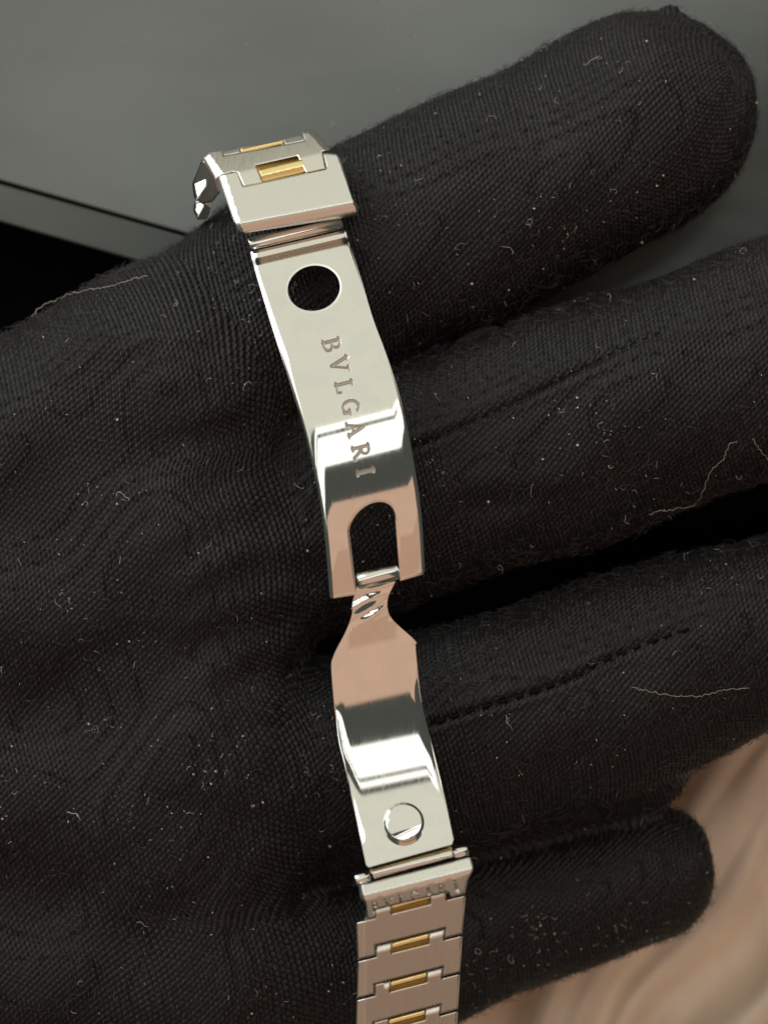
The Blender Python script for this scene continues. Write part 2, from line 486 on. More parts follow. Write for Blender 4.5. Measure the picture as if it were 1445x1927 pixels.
def surface_nets(Fv):
    ins = Fv < 0
    nx, ny, nz = Fv.shape
    c = np.zeros((nx-1, ny-1, nz-1), np.int8)
    for dx in (0, 1):
        for dy in (0, 1):
            for dz in (0, 1): c += ins[dx:nx-1+dx, dy:ny-1+dy, dz:nz-1+dz]
    act = (c > 0) & (c < 8)
    I = np.argwhere(act); vid = -np.ones(act.shape, int); vid[act] = np.arange(len(I))
    acc = np.zeros((len(I), 3)); cnt = np.zeros(len(I))
    cor = [(a, b, d) for a in (0, 1) for b in (0, 1) for d in (0, 1)]
    for i, a in enumerate(cor):
        for b in cor[i+1:]:
            if sum(abs(p - q) for p, q in zip(a, b)) != 1: continue
            fa = Fv[I[:, 0] + a[0], I[:, 1] + a[1], I[:, 2] + a[2]]; fb = Fv[I[:, 0] + b[0], I[:, 1] + b[1], I[:, 2] + b[2]]
            m = (fa < 0) != (fb < 0)
            t = fa[m] / (fa[m] - fb[m])
            acc[m] += np.array(a) + t[:, None] * (np.array(b) - np.array(a)); cnt[m] += 1
    V = LO + (I + acc / cnt[:, None]) * H
    Q = []
    for axis in range(3):
        sl0 = [slice(None)] * 3; sl1 = [slice(None)] * 3; sl0[axis] = slice(0, -1); sl1[axis] = slice(1, None)
        ch = ins[tuple(sl0)] != ins[tuple(sl1)]
        E = np.argwhere(ch); u, w = [(1, 2), (2, 0), (0, 1)][axis]
        ok = (E[:, u] > 0) & (E[:, w] > 0) & (E[:, u] < Fv.shape[u] - 1) & (E[:, w] < Fv.shape[w] - 1); E = E[ok]
        def cell(du, dw):
            C = E.copy(); C[:, u] += du; C[:, w] += dw; return vid[C[:, 0], C[:, 1], C[:, 2]]
        q = np.stack([cell(-1, -1), cell(0, -1), cell(0, 0), cell(-1, 0)], 1)
        s = ins[E[:, 0], E[:, 1], E[:, 2]]
        q[~s] = q[~s][:, ::-1]
        Q.append(q)
    return V, np.vstack(Q)
HV, HQ = surface_nets(Fv)
del Fv
def grad(p, e=2.0):
    ks = np.array([[1, -1, -1], [-1, -1, 1], [-1, 1, -1], [1, 1, 1]], float)
    gsum = sum(k * sdf(p + k * e)[:, None] for k in ks)
    return gsum / (np.linalg.norm(gsum, axis=1)[:, None] + 1e-9)
# winding: make faces look outwards
a, b, c = HV[HQ[:, 0]], HV[HQ[:, 1]], HV[HQ[:, 2]]
fn = np.cross(b - a, c - a); fc = HV[HQ].mean(1)
gf = grad(fc)
flip = ((fn * gf).sum(1) < 0); HQ[flip] = HQ[flip][:, ::-1]
vis = (gf[:, 2] > -.22) & (fc[:, 0] > -110) & (fc[:, 0] < 1560) & (fc[:, 1] > -90) & (fc[:, 1] < 2050)
SUB = 5
fine_q = HQ[vis]; coarse_q = HQ[~vis]
tt = np.linspace(0, 1, SUB + 1)
U, Vv = np.meshgrid(tt, tt, indexing='ij'); U = U.ravel(); Vv = Vv.ravel()
c0, c1, c2, c3 = [HV[fine_q[:, i]][:, None, :] for i in range(4)]
FP = (c0 * ((1-U)*(1-Vv))[None, :, None] + c1 * (U*(1-Vv))[None, :, None] + c2 * (U*Vv)[None, :, None] + c3 * ((1-U)*Vv)[None, :, None])
nf = len(fine_q); m1 = SUB + 1
base = (np.arange(nf) * m1 * m1)[:, None]
loc = np.array([[i*m1 + j, (i+1)*m1 + j, (i+1)*m1 + j + 1, i*m1 + j + 1] for i in range(SUB) for j in range(SUB)])
FQ = (base[:, None, :] + loc[None]).reshape(-1, 4)
FP = FP.reshape(-1, 3)
allv = np.vstack([FP, HV[np.unique(coarse_q)]])
cmap = -np.ones(len(HV), int); cu = np.unique(coarse_q); cmap[cu] = len(FP) + np.arange(len(cu))
key = np.round(allv * 20).astype(np.int64)
key = (key[:, 0] + 100000) * 10**12 + (key[:, 1] + 100000) * 10**6 + (key[:, 2] + 100000)
_, first, inv = np.unique(key, return_index=True, return_inverse=True)
GV = allv[first]; inv = inv.ravel()
GQ = np.vstack([inv[FQ], inv[cmap[coarse_q]]])
isfine = np.zeros(len(GV), bool); isfine[inv[:len(FP)]] = True
iscoarse = np.zeros(len(GV), bool); iscoarse[inv[len(FP):]] = True
lock = isfine & iscoarse
sel = np.where(isfine & ~lock)[0]
pf = GV[sel]
gn = np.vstack([grad(c, 1.5) for c in np.array_split(pf, 6)])
for _ in range(1):
    fv = np.concatenate([sdf(c) for c in np.array_split(pf, 6)])
    pf = pf - np.clip(fv, -8, 8)[:, None] * gn
# knit coordinates: along each finger and around it; flat over the palm
def knit_uv(p):
    """unrolls every finger onto the plane and blends it into the flat palm"""
    pl = None
    for ch in PALM[:5]:
        d = caps(p, ch); pl = d if pl is None else np.minimum(pl, d)
    K = 22.
    w = np.exp(-np.clip(pl, -60, 400) / K); q = p[:, :2] * w[:, None]; ws = w.copy()
    for ch in FINGERS:
        bd = np.full(len(p), 1e9); bq = np.zeros((len(p), 2))
        for a, b in zip(ch[:-1], ch[1:]):
            ab = b[:3] - a[:3]; L = np.linalg.norm(ab); d_ = ab / L
            tl = (p - a[:3]) @ d_; t = np.clip(tl / L, 0, 1)
            o_ = p - a[:3] - (t * L)[:, None] * d_
            rad = a[3] + t * (b[3] - a[3])
            dist = np.sqrt((o_ * o_).sum(1)) - rad
            side = np.cross(d_, [0, 0, 1]); side /= np.linalg.norm(side); upv = np.cross(side, d_)
            if upv[2] < 0: upv = -upv
            o2 = p - a[:3] - tl[:, None] * d_
            ang = np.arctan2(o2 @ side, o2 @ upv)
            flat = a[:2] + tl[:, None] * d_[:2] + (ang * rad)[:, None] * side[:2]
            m = dist < bd; bd = np.where(m, dist, bd); bq[m] = flat[m]
        w = np.exp(-np.clip(bd, -60, 400) / K); q += bq * w[:, None]; ws += w
    q /= ws[:, None] + 1e-30
    x, y = q[:, 0], q[:, 1]
    u = .972 * x - .235 * y + 7 * np.sin(y / 170 + x / 400) + 4 * np.sin(y / 63 + 1)
    v = .235 * x + .972 * y + 8 * np.sin(x / 150 - y / 500) + 3 * np.sin(x / 57)
    return u, v
u, v = knit_uv(pf)
PU, PV = 8.6, 11.5
uu = u / PU; colm = np.floor(uu); fu = uu - colm - .5
vv = v / PV + .5 * np.mod(colm, 2) + .40 * fu; row = np.floor(vv); fvv = vv - row - .5
jit = np.mod(np.sin(colm * 12.9898 + row * 78.233) * 43758.5453, 1.0)
hk = np.clip(1 - (fu / .5) ** 2 * 1.25 - (np.abs(fvv) / .5) ** 3 * .9, -.6, 1)
amp = 4.4
disp = amp * (hk * (.75 + .5 * jit) - .45)
sd = seam_d(pf)
disp -= (5.5 * np.exp(-(sd / 6.5) ** 2) - 3.0 * np.exp(-((sd - 16) / 8) ** 2)) * np.clip((1290 - pf[:, 0]) / 160, 0, 1)
# little fingertip and far cloth are softer
pf = pf + gn * disp[:, None]
GV[sel] = pf
yarn = np.full(len(GV), .5); yarn[sel] = jit
hand_xyz = GV.copy()
hv = P(GV[:, 0], GV[:, 1], GV[:, 2])
def fast_mesh(name, V, Q, material, origin):
    me = bpy.data.meshes.new(name)
    n = len(Q); k = Q.shape[1]
    me.vertices.add(len(V)); me.vertices.foreach_set('co', (V - origin).astype(np.float32).ravel())
    me.loops.add(n * k); me.loops.foreach_set('vertex_index', Q.astype(np.int32).ravel())
    me.polygons.add(n); me.polygons.foreach_set('loop_start', (np.arange(n) * k).astype(np.int32))
    me.polygons.foreach_set('use_smooth', np.ones(n, bool))
    me.update(calc_edges=True); me.validate()
    me.materials.append(material)
    ob = bpy.data.objects.new(name, me); COL.objects.link(ob); ob.location = origin
    return ob
HO = P(600, 1100, -260)
YARN = yarn
GQw = GQ[:, ::-1] if True else GQ
hand = fast_mesh('gloved_hand', hv, GQw, M_GLOVE, HO)
at_ = hand.data.attributes.new('yarn', 'FLOAT', 'POINT'); at_.data.foreach_set('value', YARN.astype(np.float32))
thing(hand, 'open hand in a black cotton knit glove holding the watch bracelet', 'hand')

# surface height lookup (top-most) for stitches, fuzz and lint
cell = 4.
gw, gh = int(1700 / cell), int(2150 / cell)
hm = np.full((gw, gh), -1e9)
ix = ((hand_xyz[:, 0] + 100) / cell).astype(int); iy = ((hand_xyz[:, 1] + 100) / cell).astype(int)
ok = (ix >= 0) & (ix < gw) & (iy >= 0) & (iy < gh) & isfine
np.maximum.at(hm, (ix[ok], iy[ok]), hand_xyz[ok, 2])
def surf_z(x, y):
    i = int((x + 100) / cell); j = int((y + 100) / cell)
    if not (0 <= i < gw and 0 <= j < gh): return None
    z = hm[max(i-1, 0):i+2, max(j-1, 0):j+2].max()
    return None if z < -1e8 else z

def tube(pts, r, sides=5, taper=True):
    """pts: metres (n,3); returns verts, faces of a closed thin tube"""
    pts = np.asarray(pts); n = len(pts); V = []; F = []
    for i in range(n):
        t = pts[min(i+1, n-1)] - pts[max(i-1, 0)]; t = t / (np.linalg.norm(t) + 1e-12)
        a = np.cross(t, [0, 0, 1.]) if abs(t[2]) < .9 else np.cross(t, [1., 0, 0]); a /= np.linalg.norm(a) + 1e-12
        b = np.cross(t, a); rr = r * (.45 if taper and i in (0, n-1) else 1)
        for k in range(sides):
            an = 2 * math.pi * k / sides; V.append(pts[i] + rr * (math.cos(an) * a + math.sin(an) * b))
    for i in range(n - 1):
        for k in range(sides):
            k2 = (k + 1) % sides; F.append((i*sides + k, i*sides + k2, (i+1)*sides + k2, (i+1)*sides + k))
    F.append(tuple(range(sides))[::-1]); F.append(tuple((n-1)*sides + k for k in range(sides)))
    return V, F

for sm, gap, rad in ((SEAM_M, 24, 1.5), (SEAM_R, 30, 3.4)):
    seg = resample(sm, 3, closed=False)
    s = np.concatenate([[0], np.cumsum(np.hypot(*np.diff(seg, axis=0).T))])
    q = 6
    while q < s[-1]:
        L = gap * RNG.uniform(.55, .72)
        pts = []
        for w in np.linspace(q, q + L, 5):
            x = np.interp(w, s, seg[:, 0]); y = np.interp(w, s, seg[:, 1]); z = surf_z(x, y)
            if z is None or x > 1480: break
            bulge = 1.5 * math.sin(math.pi * (w - q) / L)
            pts.append(P(x, y + RNG.uniform(-1, 1), z - 2.5 + bulge))
        if len(pts) == 5:
            Vt, Ft = tube(pts, rad * S); new_obj('stitch', Vt, Ft, M_STITCH, hand)
        q += gap * RNG.uniform(.9, 1.1)

# short black fuzz all over the knit (part of the glove)
def fibres(n, pick, lmin, lmax, r, curl, lift):
    V = []; F = []; k = 0
    idx = RNG.choice(len(pf), n * 3)
    cnt = 0
    for i in idx:
        if cnt >= n: break
        if not pick(pf[i], gn[i]): continue
        p = pf[i]; nrm_ = gn[i]
        tdir = RNG.normal(size=3); tdir -= nrm_ * (tdir @ nrm_); tdir /= np.linalg.norm(tdir) + 1e-9
        L = RNG.uniform(lmin, lmax); bit = np.cross(nrm_, tdir); cv = RNG.normal() * curl
        lf = RNG.uniform(*lift)
        pts = []
        for t in np.linspace(0, 1, 4):
            q = p + tdir * L * t * (1 - .3 * abs(cv) * t) + bit * L * cv * t * t + nrm_ * (L * lf * t * (1 - .4 * t) + .5)
            pts.append(q)
        pts = np.array(pts); pts = P(pts[:, 0], pts[:, 1], pts[:, 2])
        v_, f_ = tube(pts, r * S, 3)
        V += v_; F += [tuple(a + k for a in f) for f in f_[:-2]]; k += len(v_); cnt += 1
    return np.array(V), F
fv_, ff_ = fibres(12000, lambda p, n: n[2] < .55 or RNG.random() < .25, 9, 24, .5, .8, (.2, .8))
fz = new_obj('fuzz', fv_, ff_, M_FUZZ, hand); fz['kind'] = 'stuff'
# pale lint specks and curls caught on the glove
def lint_fibre(x, y, L, ang, curl, r, n=9, lift=5):
    pts = []; a = ang; px, py = x, y
    for i in range(n):
        z = surf_z(px, py)
        if z is None: break
        pts.append(P(px, py, z + lift * (.4 + .6 * math.sin(math.pi * i / (n - 1)))))
        a += curl / n + RNG.normal() * .42
        px += math.cos(a) * L / n; py += math.sin(a) * L / n
    return (tube(pts, r * S, 4) if len(pts) >= 3 else (None, None))
LV = []; LF = []; k = 0
CLUS = [(RNG.uniform(0, 1445), RNG.uniform(0, 1927), RNG.uniform(14, 60)) for _ in range(80)]
for i in range(900):
    if RNG.random() < .55:
        cxy = CLUS[RNG.integers(len(CLUS))]; x, y = cxy[0] + RNG.normal() * cxy[2], cxy[1] + RNG.normal() * cxy[2]
    else:
        x = RNG.uniform(0, 1445); y = RNG.uniform(0, 1927)
    kind_ = RNG.random()
    if kind_ < .62:     # specks and flakes
        v_, f_ = lint_fibre(x, y, RNG.uniform(2.5, 7), RNG.uniform(0, 6.3), RNG.normal() * 1.5, RNG.uniform(.6, 1.1) * (2.6 if RNG.random() < .12 else 1), 4, 1.5)
    elif kind_ < .94:   # short hairs half sunk in the knit
        v_, f_ = lint_fibre(x, y, RNG.uniform(7, 22), RNG.uniform(0, 6.3), RNG.normal() * 2.0, RNG.uniform(.22, .45), 7, 1.5)
    else:
        v_, f_ = lint_fibre(x, y, RNG.uniform(16, 44), RNG.uniform(0, 6.3), RNG.normal() * 4., RNG.uniform(.28, .55), 16, 5)
    if v_ is None: continue
    LV += v_; LF += [tuple(a + k for a in f) for f in f_]; k += len(v_)
li = new_obj('lint', np.array(LV), LF, M_LINT); li['kind'] = 'stuff'; li['label'] = 'pale lint specks and short curled fibres on the black glove'
DV = []; DF = []; k = 0
for i in range(70):
    x = RNG.uniform(-200, 1500); y = RNG.uniform(-60, 560)
    if (np.array([x, y - 340]) @ ln) > -6: continue
    a = RNG.uniform(0, 6.3); n_ = RNG.integers(4, 9); L = RNG.uniform(3, 26) * (1 if RNG.random() < .5 else .35); pts = []
    for q in range(n_):
        pts.append(P(x, y, ZTRAY + 1.2)); a += RNG.normal() * .5; x += math.cos(a) * L / n_; y += math.sin(a) * L / n_
    v_, f_ = tube(pts, RNG.uniform(.35, .9) * S, 4)
    DV += v_; DF += [tuple(a_ + k for a_ in f) for f in f_]; k += len(v_)
du = new_obj('dust', np.array(DV), DF, M_LINT); du['kind'] = 'stuff'; du['label'] = 'faint dust and hairs on the dark grey tray'
def thread(pts, r, label, lift=5):
    pp = spline(pts, 7); pp = pp + RNG.normal(size=pp.shape) * 1.5
    w = []
    last = 0
    for x, y in pp:
        z = surf_z(x, y); z = last if z is None else z; last = z
        w.append([x, y, z + lift])
    w = np.array(w); zz = w[:, 2].copy()
    for _ in range(3): zz[1:-1] = (zz[:-2] + zz[1:-1] + zz[2:]) / 3
    zz = np.maximum(zz, w[:, 2] - 2)
    Vt, Ft = tube(P(w[:, 0], w[:, 1], zz), r * .75 * S, 5)
    thing(new_obj('loose_thread', Vt, Ft, M_THREAD), label, 'thread', 'loose threads on the glove')
thread([(280, 518), (240, 528), (205, 540), (165, 545), (125, 557), (95, 568), (75, 580), (62, 597)], 1.0, 'pale thread along the upper left edge of the palm', 9)
thread([(1388, 828), (1370, 838), (1362, 862), (1338, 885), (1322, 925), (1308, 948), (1280, 958), (1245, 962), (1222, 968)], .95, 'kinked pale thread hanging at the lower edge of the middle finger')
thread([(1412, 824), (1426, 842), (1446, 866), (1470, 880)], .9, 'short pale thread at the right frame edge on the middle finger')
thread([(1186, 1293), (1215, 1300), (1255, 1308), (1300, 1312), (1345, 1303), (1370, 1298), (1412, 1296)], .8, 'long curved grey thread beneath the ring finger seam')

# ------------------------------------------------------------------ the watch bracelet
WB = empty('watch_bracelet', P(650, 900, 250))
thing(WB, 'steel and gold watch bracelet with open folding clasp draped over the glove', 'watch bracelet')
EZ = -0.12
e = np.array([.974, -.226]); f = np.array([.226, .974])
def vs_(x, y): return x * e[0] + y * e[1], x * f[0] + y * f[1]
v650 = 650 * e[0] + 700 * e[1]

# letters as strokes: (x0, y0, x1, y1, width) in cap-height units
def arc(cx, cy, rx, ry, a0, a1, w, n=9):
    t = np.radians(np.linspace(a0, a1, n)); p = np.stack([cx + rx * np.cos(t), cy + ry * np.sin(t)], 1)
    return [(*p[i], *p[i+1], w) for i in range(n - 1)]
TK, TN = .185, .115
GLY = {
    'B': [(.14, 0, .14, 1, TK), (0, 0, .4, 0, TN), (0, 1, .38, 1, TN), (.14, .53, .4, .53, TN)] + arc(.36, .765, .24, .235, 90, -90, .13) + arc(.38, .265, .30, .265, 90, -90, .15),
    'V': [(.08, 1, .42, 0, TK), (.78, 1, .44, 0, TN), (-.04, 1, .24, 1, TN), (.64, 1, .92, 1, TN)],
    'L': [(.14, 0, .14, 1, TK), (0, 1, .32, 1, TN), (0, 0, .62, 0, TN), (.62, 0, .64, .22, TN)],
    'G': arc(.46, .5, .42, .5, 48, 318, .15, 14) + [(.74, .32, .74, .04, TK), (.58, .38, .9, .38, TN)],
    'A': [(.08, 0, .42, 1, TN), (.78, 0, .43, 1, TK), (.2, .33, .66, .33, TN), (-.04, 0, .2, 0, TN), (.64, 0, .92, 0, TN)],
    'R': [(.14, 0, .14, 1, TK), (0, 0, .3, 0, TN), (0, 1, .38, 1, TN), (.14, .5, .38, .5, TN), (.36, .5, .72, 0, TK), (.70, 0, .86, 0, TN)] + arc(.36, .75, .25, .25, 90, -90, .13),
    'I': [(.14, 0, .14, 1, TK), (0, 0, .28, 0, TN), (0, 1, .28, 1, TN)],
}
GW = {'B': .68, 'V': .88, 'L': .64, 'G': .9, 'A': .88, 'R': .86, 'I': .28}
def text_sdf(px, py, places, rd, up, height):
    """distance (drawing units) to the strokes of BVLGARI; rd = reading direction, up = letter-up direction"""
    d = np.full(px.shape, 1e9)
    for ch, (cx, cy) in places:
        dx = px - cx; dy = py - cy
        a = (dx * rd[0] + dy * rd[1]) / height + GW[ch] / 2
        b = (dx * up[0] + dy * up[1]) / height + .5
        for x0, y0, x1, y1, w in GLY[ch]:
            ux, uy = x1 - x0, y1 - y0; L = ux * ux + uy * uy + 1e-9
            t = np.clip(((a - x0) * ux + (b - y0) * uy) / L, 0, 1)
            q = np.hypot(a - x0 - t * ux, b - y0 - t * uy) - w / 2
            d = np.minimum(d, q * height)
    return d
def sstep(x): x = np.clip(x, 0, 1); return x * x * (3 - 2 * x)

def barrel(name, p0, p1, z0, z1, r, material, parent, sides=20):
    a = P(p0[0], p0[1], z0); b = P(p1[0], p1[1], z1); t = (b - a) / np.linalg.norm(b - a)
    x_ = np.cross(t, [0, 0, 1.]); x_ /= np.linalg.norm(x_); y_ = np.cross(t, x_); V = []; F = []
    rr = r * S; L = np.linalg.norm(b - a); ch = .25 * rr
    st = [(0, rr - ch), (ch, rr), (L - ch, rr), (L, rr - ch)]
    for w, q in st:
        for k_ in range(sides):
            an = 2 * math.pi * k_ / sides; V.append(a + t * w + q * (math.cos(an) * x_ + math.sin(an) * y_))
    for i in range(3):
        for k_ in range(sides):
            k2 = (k_ + 1) % sides; F.append((i*sides + k_, i*sides + k2, (i+1)*sides + k2, (i+1)*sides + k_))
    F.append(tuple(range(sides))[::-1]); F.append(tuple(3*sides + k_ for k_ in range(sides)))
    ob = new_obj(name, np.array(V), F, material, parent)
    ob.data.polygons.foreach_set('use_smooth', [len(p.vertices) == 4 for p in ob.data.polygons])
    return ob
# --- upper blade
zu = prof([(480, 42), (551, 38.4), (662, 30), (1057, 0), (1260, -15.4)], 1057, 400)
LET_U = [('B', (624, 648)), ('V', (639, 686)), ('L', (648, 727)), ('G', (660, 766)), ('A', (669, 807)), ('R', (680, 850)), ('I', (687, 887))]
rd_u = np.array([61, 238]) / np.hypot(61, 238)
left_u = spline([(472, 474), (477, 497), (497, 565), (520, 640), (545, 716), (570, 800), (587, 870), (600, 930), (609, 990), (615, 1050), (621, 1124)], 6)
right_u = spline([(650, 433), (657, 457), (681, 530), (702, 600), (725, 662), (745, 722), (762, 785), (775, 850), (786, 915), (794, 985), (799, 1074)], 6)
def z_upper(x, y):
    v_, s = vs_(x, y)
    z = zu(s) + EZ * (v_ - v650)
    # the long edges are softly rolled
    dl = (x - np.interp(y, left_u[:, 1], left_u[:, 0])) * .97; dr = (np.interp(y, right_u[:, 1], right_u[:, 0]) - x) * .97
    for dd, w_, k_ in ((dl, 21., .25), (dr, 18., .17)):
        z = z - k_ * w_ * np.clip(1 - dd / w_, 0, 1.2) ** 2
    z = z - 4.5 * np.exp(-((s - 583) / 9) ** 2)
    # shallow countersink round the arched slot
    d = text_sdf(x, y, LET_U, rd_u, e, 30.) if np.any((s > 700) & (s < 1060)) else np.full(x.shape, 9.)
    z = z - 1.5 * np.clip(.8 - d, 0, 1.7)
    return z
arch = []
for t in np.linspace(0, 1, 22):
    an = math.pi * (1 + t); cxx, cyy = 700.5, 990.
    # half ellipse in the blade's own axes
    a_ = 44.5 * math.cos(an); b_ = 45.5 * math.sin(an)
    arch.append((cxx + a_ * .985 + b_ * -.12, cyy + a_ * -.20 + b_ * .985))
slot = [(672, 1117)] + [tuple(p) for p in arch] + [(753, 1094)]
# left side of the arch is listed first (an = pi), right side last
outline_u = np.vstack([left_u, [(624, 1126)], [(671, 1119)], np.array(arch), [(753, 1093)], [(797, 1080)], right_u[::-1]])
th = np.linspace(0, 2 * math.pi, 48, endpoint=False)
ca, sa = math.cos(R(-13)), math.sin(R(-13))
hole = np.stack([590.5 + 49.5 * np.cos(th) * ca - 42.5 * np.sin(th) * sa, 542.5 + 49.5 * np.cos(th) * sa + 42.5 * np.sin(th) * ca], 1)
gx, gy = np.meshgrid(np.arange(600, 712, .6), np.arange(625, 910, .6))
fine_u = np.stack([gx.ravel(), gy.ravel()], 1)
cc = 655.5 + (fine_u[:, 1] - 767) * .262
fine_u = fine_u[np.abs(fine_u[:, 0] - cc) < 24]
gx, gy = np.meshgrid(np.arange(330, 560, 6.), np.arange(505, 604, 1.4))
fn_ = np.stack([gx.ravel() * e[0] + gy.ravel() * f[0], gx.ravel() * e[1] + gy.ravel() * f[1]], 1)
fine_u = np.vstack([fine_u, fn_])
ub = plate('upper_blade', outline_u, z_upper, 13, [M_POL, M_ETCH, M_LITEDGE], WB, holes=[hole], step=4, grid=5, edge_r=6, fine=fine_u, edge_k=.25, rim=.12, follow=True,
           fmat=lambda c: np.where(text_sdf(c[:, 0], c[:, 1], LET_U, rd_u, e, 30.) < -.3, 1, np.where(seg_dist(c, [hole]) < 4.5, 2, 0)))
ub['label'] = 'polished upper clasp blade with round hole and engraved lettering'

barrel('hinge_barrel', (467, 462), (645, 421), 224, 203, 13, M_RIM, WB)
# --- lower blade
zl = prof([(1180, -18.6), (1415, -.1), (1790, 29.5)], 1215, 372)
e3 = np.array([.971, -.239]); f3 = np.array([.239, .971])
BTN = np.array([760., 1548.])
def z_lower(x, y):
    v_, s = vs_(x, y)
    z = zl(s) + EZ * (v_ - v650)
    r = np.hypot(x - BTN[0], y - BTN[1])
    
    # neck: gentle hammer waves and a twist
    nk = np.clip((1300 - s) / 60, 0, 1)
    z = z + nk * (1.6 * np.sin(s / 5.2 + v_ / 40) + 1.2 * np.sin(s / 8.0 + 1 + .9 * np.sin(v_ / 15)))
    z = z + 2.3 * np.exp(-((s - 1270) / 20) ** 2) * np.sin(s / 6.5 + v_ / 12)
    return z
left_l = spline([(673, 1100), (664, 1132), (662, 1158), (650, 1190), (628, 1234), (624, 1266), (636, 1385), (652, 1455), (689, 1628)], 5)
right_l = spline([(745, 1092), (731, 1122), (729, 1145), (740, 1168), (781, 1206), (782, 1222), (792, 1314), (811, 1396), (834, 1490), (853, 1580)], 5)
outline_l = np.vstack([left_l, [(694, 1632)], [(850, 1589)], right_l[::-1]])
lb = plate('lower_blade', outline_l, z_lower, 14, M_POL, WB, step=5, grid=5, edge_r=20, edge_k=.28, rim=.1, follow=True, edge_s=lambda x, y: .12 + .88 * sstep((x * f[0] + y * f[1] - 1380) / 90) * (.25 + .75 * sstep((1716 - (x * f3[0] + y * f3[1])) / 40)))
lb['label'] = 'polished lower clasp blade with round stud'
def disc(name, cx, cy, r, h, dome, base_z, material, parent, tilt):
    nr, na = 10, 40; V = []; F = []
    prof_ = [(r, 0), (r, h * .6)] + [(r - 6 * (1 - math.cos(t)), h * .6 + h * .4 * math.sin(t)) for t in np.linspace(.2, 1.57, 5)] + [(rr, h + dome * (1 - (rr / (r - 6)) ** 2)) for rr in np.linspace(r - 8, 2, 5)]
    for rr, zz in prof_:
        for k_ in range(na):
            an = 2 * math.pi * k_ / na; x = cx + rr * math.cos(an); y = cy + rr * math.sin(an)
            V.append(P(x + tilt[0] * zz, y + tilt[1] * zz, base_z(np.array([x]), np.array([y]))[0] + zz))
    for i in range(len(prof_) - 1):
        for k_ in range(na):
            k2 = (k_ + 1) % na; F.append((i*na + k_, (i+1)*na + k_, (i+1)*na + k2, i*na + k2))
    F.append(tuple((len(prof_)-1)*na + k_ for k_ in range(na))[::-1])
    return new_obj(name, np.array(V), F, material, parent)
zb_plain = lambda x, y: zl(vs_(x, y)[1]) + EZ * (vs_(x, y)[0] - v650)
th2 = np.linspace(0, 2 * math.pi, 56, endpoint=False)
def z_stud(x, y):
    r = np.hypot(x - BTN[0], y - BTN[1])
    return zb_plain(x, y) + 18 - .0042 * r * r
plate('stud', np.stack([BTN[0] + 38 * np.cos(th2), BTN[1] + 38 * np.sin(th2)], 1), z_stud, 18, M_POL, lb, step=3, grid=3, edge_r=6, edge_k=.7, rim=.3)
th3 = th2[::-1]


# --- hinge between the blades
barrel('hinge_barrel', (670, 1094), (751, 1076), 376, 366, 15, M_RIM, WB)

# --- top end piece and links over the finger
e1 = np.array([.983, -.185]); f1 = np.array([.185, .983])
zt = prof([(370, 36), (489, 31), (494, 14), (499, -6), (512, -24), (520, -50), (545, -60)], 500, 262)
def z_top(x, y):
    s = x * f1[0] + y * f1[1]; v_ = x * e1[0] + y * e1[1]
    xl = 412 + (y - 330) * .315          # left side line
    xr = 638 + (y - 290) * .35
    ch = np.maximum(0, 13 - (x - xl)) * .45 + np.maximum(0, 5 - (xr - x)) * 1.0
    return zt(s) - .10 * (v_ - 470) - ch
out_top = np.array([(412, 333), (418, 328), (447, 322), (457, 351), (615, 317), (607, 288), (634, 290), (641, 300), (664, 374), (677, 390), (671, 406), (453, 440), (446, 434)], float)
te = plate('end_piece', round_corners(out_top, 4, 3), z_top, 42, M_BRU, WB, step=3, grid=2.5, edge_r=3, axes=(e1, f1))
te['label'] = 'brushed steel clasp end piece at the top'
e2 = np.array([.973, -.23]); f2_ = np.array([.23, .973])
zk = prof([(330, 51), (417, 45), (423, 34), (470, 30)], 420, 205)
def z_link0(x, y):
    s = x * f2_[0] + y * f2_[1]; v_ = x * e2[0] + y * e2[1]
    xl = 384 + (y - 297) * .72; xr = 595 + (y - 250) * .9
    ch = np.maximum(0, 16 - (x - xl)) * .5 + np.maximum(0, 14 - (xr - x)) * .9 * (y < 286)
    return zk(s) - .10 * (v_ - 440) - ch
L0 = empty('link', P(515, 296, 190)); L0.parent = WB; L0.location = L0.location - WB.location
out0 = np.array([(384, 297), (397, 285), (417, 282), (421, 293), (574, 265), (570, 250), (592, 247), (622, 281), (606, 285), (612, 317), (576, 325), (560, 293), (481, 311), (494, 343), (459, 350), (448, 325), (437, 323), (415, 330), (406, 336)], float)
plate('link_body', out0, z_link0, 40, M_BRUX, L0, step=3, grid=2.2, edge_r=2.5)
def gold(name, quad, zc, ax_e, ax_f, parent, r, tilt=-.1, vref=470, base=10, mat_=None):
    """gold inlay bar: quad is TL, TR, BR, BL; round in section"""
    quad = np.array(quad, float); mid = quad.mean(0); ms = mid @ ax_f
    hs = .5 * abs(((quad[3] + quad[2]) / 2 - (quad[0] + quad[1]) / 2) @ ax_f)
    def zf(x, y):
        s = (x * ax_f[0] + y * ax_f[1] - ms) / hs; v_ = x * ax_e[0] + y * ax_e[1]
        return zc + r * (np.sqrt(np.clip(1 - .8 * s * s, 0.05, 1)) - 1) + tilt * (v_ - vref)
    return plate(name, quad, zf, base, mat_ or M_GOLD, parent, step=4, grid=4, edge_r=1.5)
gold('gold_bar', [(488, 318), (569, 300), (575, 326), (494, 344)], 214, e2, f2_, L0, 14, -.10, 440)
plate('inlay_backing', np.array([(479, 309), (562, 290), (578, 327), (494, 346)], float), lambda x, y: 190 + .45 * (y - 320) - .1 * ((x * e2[0] + y * e2[1]) - 440), 6, M_DGOLD, L0, step=8, grid=10, edge_r=1)
